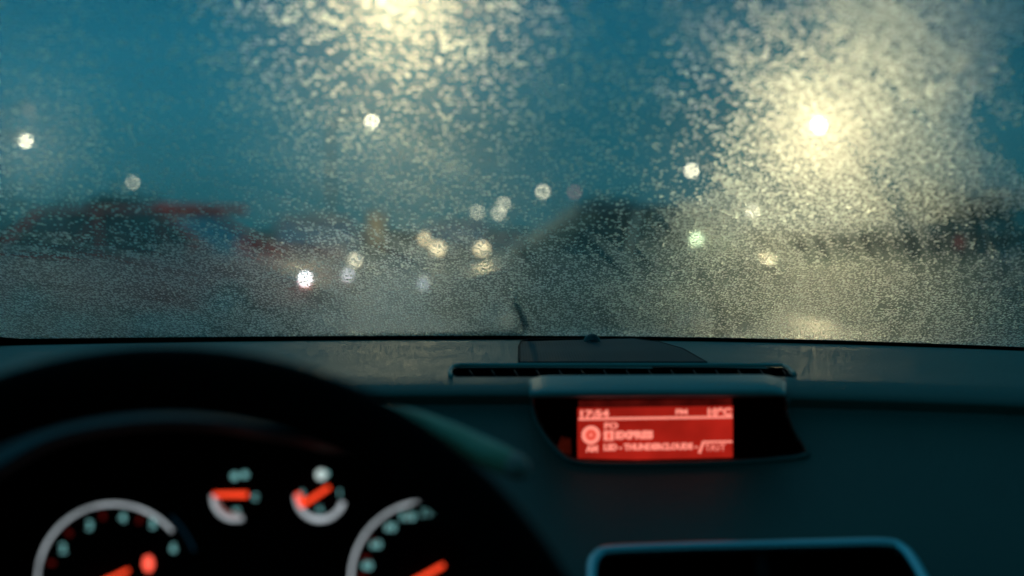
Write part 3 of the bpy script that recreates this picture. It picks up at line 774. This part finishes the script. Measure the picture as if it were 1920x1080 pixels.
# ---- lower air vents
vt = thing('air_vent', 'pair of centre air vents in a bright satin surround at the bottom right', 'air vent', (0, 1.0, 0))
def vchild(o): o.matrix_parent_inverse = Matrix.Translation((0, -1.0, 0)); return o
pth = smooth_path([dash_pt(*p, .003) for p in [(1108, 1128), (1109, 1072), (1119, 1050), (1145, 1040), (1280, 1034), (1400, 1031), (1540, 1028), (1655, 1026), (1690, 1036), (1714, 1064), (1748, 1128)]], 6)
vs, fs = tube(pth, .0044, 12); vchild(mesh_obj('surround', vs, fs, M['satin'], vt))
top = [dash_pt(*p) for p in dens(vent, 3)]; n = len(top); d = Vector((0, .05, -.02))
vchild(mesh_obj('vent_housing', top + [p + d for p in top], [(i, (i + 1) % n, (i + 1) % n + n, i + n) for i in range(n)] + [tuple(range(n, 2 * n))], M['recess'], vt, smooth=False))
vs, fs = tube([dash_pt(1424, 1026, -.004), dash_pt(1430, 1060, -.006), dash_pt(1436, 1120, -.006)], .006, 8); vchild(mesh_obj('divider', vs, fs, M['black'], vt))
for k in range(3):
    for (a, b) in ((1130, 1415), (1445, 1700 + 12 * k)):
        y = 1058 + 24 * k
        vs, fs = tube([dash_pt(a, y + 3, -.014), dash_pt(b, y, -.014)], .0022, 6); vchild(mesh_obj('louvre', vs, fs, M['black'], vt))

# ---- instrument cluster
cl = thing('instrument_cluster', 'hooded instrument cluster with lit dials behind the steering wheel', 'instrument cluster', P(420, 1000, .80))
CL0 = Vector(cl.location)
YC = .80
def cpt(px, py, dy=0):
    # dial plane leans back: the top is further away
    Y = YC + .10 * (1000 - py) / F * YC
    return P(px, py, Y - dy) - CL0
arc = [(-190, 1240), (-130, 1020), (-70, 925), (10, 862), (110, 812), (260, 786), (400, 786), (520, 804), (670, 836), (800, 890), (890, 955), (965, 1045), (1010, 1140), (1030, 1260)]
cx, cy = 330, 1120
arcS = smooth_path([(a, b, 0) for a, b in arc], 6)
secs = [(1.22, 1.03), (1.16, .975), (1.09, .90), (1.04, .80), (1.012, .755), (1.0, .735), (.985, .730), (.968, .733), (.95, .745), (.93, .78), (.93, .85)]
vs, fs = [], []
for a in arcS:
    for r, Y in secs:
        if a.x > 760 and r > 1: r = 1 + (r - 1) * max(.12, 1 - (a.x - 760) / 80)
        vs.append(P(cx + (a.x - cx) * r, cy + (a.y - cy) * r, Y) - CL0)
n = len(secs)
for i in range(len(arcS) - 1):
    for k in range(n - 1):
        a = i * n + k; fs.append((a, a + 1, a + n + 1, a + n))
mesh_obj('hood', vs, fs, surf('cluster_hood_plastic', (.035, .085, .09), rough=.6, spec=.3, bump=.3, bscale=900), cl)
fpts = [cpt(cx + (a.x - cx) * .95, cy + (a.y - cy) * .95, -.004) for a in arcS]
mesh_obj('face', fpts, [tuple(range(len(fpts)))], M['recess'], cl, smooth=False)
WH = emit('dial_white', (.38, .43, .46), 1, var=.25, vscale=60); TE = emit('dial_teal', (.15, .38, .38), 1.1); OR = emit('needle_orange', (1, .06, .018), 1.4); PK = emit('dial_red_tick', (.12, .008, .006), .5); PI_ = emit('dial_pink', (.26, .12, .11), .8)
WL = emit('warning_red', (1, .10, .06), 1.6); WI = emit('icon_white', (.5, .62, .6), 1.1); BL = emit('dim_blue', (.002, .012, .02), 1)
def cbar(x0, y0, x1, y1, w0, w1, m_, name, par, dy=.003):
    d = Vector((x1 - x0, y1 - y0)).normalized(); n_ = Vector((-d.y, d.x)); v = []
    for (x, y, w_) in ((x0, y0, w0), (x1, y1, w1)):
        v += [cpt(x + n_.x * w_ / 2, y + n_.y * w_ / 2, dy), cpt(x - n_.x * w_ / 2, y - n_.y * w_ / 2, dy)]
    v2 = [p + Vector((0, .002, 0)) for p in v]
    return mesh_obj(name, v + v2, [(0, 1, 3, 2), (4, 6, 7, 5), (0, 4, 5, 1), (2, 3, 7, 6), (0, 2, 6, 4), (1, 5, 7, 3)], m_, par, smooth=False)
def dial(name, label, cx, cy, Rr, a0, a1, ey=1, wid=6):
    b = ring(cx, cy, Rr * .0, Rr * 1.12, M['recess'], name, cl, fn=cpt, dy=-.001, ey=ey); b['label'] = label
    ring(cx, cy, Rr - wid, Rr, WH, 'scale_arc', b, fn=cpt, dy=.0, a0=a0, a1=a1, ey=ey)
    return b
tc_ = dial('rev_counter', 'left dial with a white arc and a red warning lamp', 213, 1088, 146, 40, 190)
for i, (px, py) in enumerate([(118, 1028), (168, 985), (230, 970), (287, 982), (325, 1027)]):
    text(str(i + 2), px, py + 9, 18, TE, 'number', tc_, fn=cpt, dy=.001, align='CENTER', bold=.04)
for a in (165, 134, 100, 67): 
    x, y = 213 + 128 * math.cos(R(a)), 1088 - 128 * math.sin(R(a)); x2, y2 = 213 + 116 * math.cos(R(a)), 1088 - 116 * math.sin(R(a))
    cbar(x, y, x2, y2, 6, 6, PK, 'tick', tc_, .001)
cbar(150, 1112, 240, 1070, 8, 6, OR, 'needle', tc_)
ring(278, 1057, 0, 10, WL, 'warning_lamp', tc_, fn=cpt, dy=.001, ey=1.5)
ring(213, 1088, 158, 163, BL, 'bezel_reflection', tc_, fn=cpt, dy=.004, a0=20, a1=48)  # emissive arc paints a dim reflection on the dial edge
sd = dial('speedometer', 'right dial with a white arc and an orange needle, cut off by the wheel rim', 803, 1085, 148, 86, 190)
for s_, px, py, wd in (('40', 688, 1060, 20), ('60', 705, 1020, 20), ('80', 732, 988, 20), ('100', 765, 968, 27), ('120', 805, 961, 28)):
    text(s_, px - wd / 2, py + 8, 15, TE, 'number', sd, fn=cpt, dy=.001, wpx=wd, bold=.05)
for a in (178, 162, 146, 128, 108):
    x, y = 803 + 130 * math.cos(R(a)), 1085 - 130 * math.sin(R(a)); x2, y2 = 803 + 116 * math.cos(R(a)), 1085 - 116 * math.sin(R(a))
    cbar(x, y, x2, y2, 6, 6, PK, 'tick', sd, .001)
cbar(740, 1112, 832, 1060, 9, 7, OR, 'needle', sd)
tp = dial('temperature_gauge', 'small left gauge with a level orange needle', 441, 932, 46, 175, 290, wid=9)
ring(441, 932, 30, 38, PI_, 'inner_band', tp, fn=cpt, dy=.0, a0=185, a1=285)
cbar(400, 928, 463, 928, 7, 9, OR, 'needle', tp)
text('C', 478, 938, 12, TE, 'letter', tp, fn=cpt, dy=.001, align='CENTER', bold=.05); text('90', 443, 963, 10, TE, 'number', tp, fn=cpt, dy=.001, align='CENTER', bold=.03)
ring(440, 893, 0, 7, TE, 'temperature_icon', tp, fn=cpt, dy=.001); ring(459, 890, 0, 6.5, TE, 'temperature_icon', tp, fn=cpt, dy=.001)
fu = dial('fuel_gauge', 'small right gauge with a slanting orange needle', 600, 930, 49, 178, 345, wid=10)
cbar(562, 950, 617, 914, 9, 7, OR, 'needle', fu); cbar(557, 926, 566, 946, 9, 11, OR, 'needle_tail', fu)
text('0', 567, 930, 11, TE, 'number', fu, fn=cpt, dy=.001, align='CENTER', bold=.03); text('1', 637, 930, 12, TE, 'number', fu, fn=cpt, dy=.001, align='CENTER', bold=.06); text('½', 600, 961, 12, TE, 'number', fu, fn=cpt, dy=.001, align='CENTER', bold=.03)
ring(602, 890, 0, 10, WI, 'fuel_icon', fu, fn=cpt, dy=.001); ring(612, 888, 0, 5, TE, 'fuel_nozzle_icon', fu, fn=cpt, dy=.0005)

# ---- steering wheel
TL = R(24); top = P(312, 712, .655)
dn = Vector((0, -math.sin(TL), -math.cos(TL))); cxw = top + dn * .200
swt = thing('steering_wheel', 'black steering wheel rim in soft focus at the left', 'steering wheel', cxw)
pth = []
for k in range(96):
    a = 2 * math.pi * k / 96
    pth.append(Vector((1, 0, 0)) * .200 * math.sin(a) - dn * .200 * math.cos(a))
vs, fs = tube(pth, .0160, 16, closed=True); mesh_obj('rim', vs, fs, M['wheel'], swt)
bm = bmesh.new(); uv_sphere(bm, (0, .03, 0), 1, (.075, .04, .07), 24, 14); bm_obj('hub', bm, M['black'], swt, True)
for v_ in (Vector((1, 0, 0)), Vector((-1, 0, 0)), dn):
    vs, fs = tube([v_ * .05 + Vector((0, .02, 0)), v_ * .12 + Vector((0, .012, 0)), v_ * .195], [.024, .016, .012], 10); mesh_obj('spoke', vs, fs, M['black'], swt)

# ---- wiper stalk
stk = thing('control_stalk', 'tapered control stalk with a reddish tip right of the steering wheel', 'control stalk', P(800, 800, .80))
S0 = Vector(stk.location)
pts = [P(560, 720, .86), P(760, 778, .815), P(830, 808, .80), P(885, 836, .79), (P(930, 858, .78)), P(962, 873, .775)]
vs, fs = tube([q - S0 for q in smooth_path(pts, 6)], [.0036 + .0044 * math.sin(min(1, max(0, (i - 4) / 26)) * math.pi * .72) for i in range(31)], 16); mesh_obj('lever', vs, fs, surf('stalk_plastic', (.85, .62, .34), rough=.34, spec=.8, coat=.6), stk)
vs, fs = tube([q - S0 for q in (P(960, 872, .7755), P(972, 878, .773), P(984, 883, .771), P(992, 887, .770))], [.0078, .0072, .0058, .002], 16); mesh_obj('tip', vs, fs, surf('stalk_tip', (.95, .40, .32), rough=.4), stk)

# ---- rear view mirror, only its lower edge reaches into view
mv = thing('rear_view_mirror', 'dark lower edge of the rear view mirror at the top of the glass', 'mirror', P(1462, -138, .70), 0)
mv.rotation_euler = (R(8), R(-3), R(6))
bm = bmesh.new(); uv_sphere(bm, (0, .01, 0), 1, (.075, .02, .033), 32, 16); bm_obj('housing', bm, M['black'], mv, True)
bm = bmesh.new(); uv_sphere(bm, (0, -.008, 0), 1, (.071, .004, .029), 32, 12); bm_obj('mirror_glass', bm, surf('mirror_silver', (.5, .5, .5), rough=.05, metal=1), mv, True)
vs, fs = tube([(0, .02, .01), (0, .05, .04), (0, .07, .10)], .011, 10); mesh_obj('stem', vs, fs, M['black'], mv)

# ---- cabin shell around the camera: roof lining, pillars, doors, bulkhead behind
cb = thing('car_cabin', 'dark roof lining, pillars and doors around the dashboard', 'car interior', (0, 0, 0))
r0 = ws(0, 1.12)
bm = bmesh.new(); add_box(bm, (0, r0.y - 1.0, r0.z + .02), (1.5, 2.0, .03), bev=.01); bm_obj('roof_lining', bm, M['lining'], cb)
for s in (-1, 1):
    vs, fs = tube([ws(s * .745, -.05), ws(s * .735, .4), ws(s * .71, .8), ws(s * .69, 1.14)], [.045, .04, .035, .035], 12); mesh_obj('pillar', vs, fs, M['lining'], cb)
    bm = bmesh.new(); add_box(bm, (s * .77, .3, .62), (.06, 2.4, .88), bev=.01); bm_obj('door_panel', bm, M['black'], cb)
bm = bmesh.new(); add_box(bm, (0, -.9, .6), (1.56, .06, .9)); bm_obj('seat_back', bm, M['black'], cb)
bm = bmesh.new(); add_box(bm, (0, .35, .22), (1.5, 2.6, .06)); bm_obj('floor_mat', bm, M['black'], cb)

# ------------------------------------------------------------------ render settings
sc.render.engine = 'CYCLES'
cy_ = sc.cycles
cy_.max_bounces = 10; cy_.transparent_max_bounces = 16; cy_.transmission_bounces = 8; cy_.diffuse_bounces = 3; cy_.glossy_bounces = 4
cy_.caustics_refractive = True; cy_.caustics_reflective = True; cy_.blur_glossy = 0
cy_.sample_clamp_indirect = 1.5; cy_.sample_clamp_direct = 0
cy_.use_light_tree = True
cy_.use_adaptive_sampling = False
cy_.use_denoising = True; cy_.denoiser = 'OPENIMAGEDENOISE'; cy_.denoising_prefilter = 'ACCURATE'
sc.view_settings.view_transform = 'Standard'; sc.view_settings.look = 'None'; sc.view_settings.exposure = 0; sc.view_settings.gamma = 1
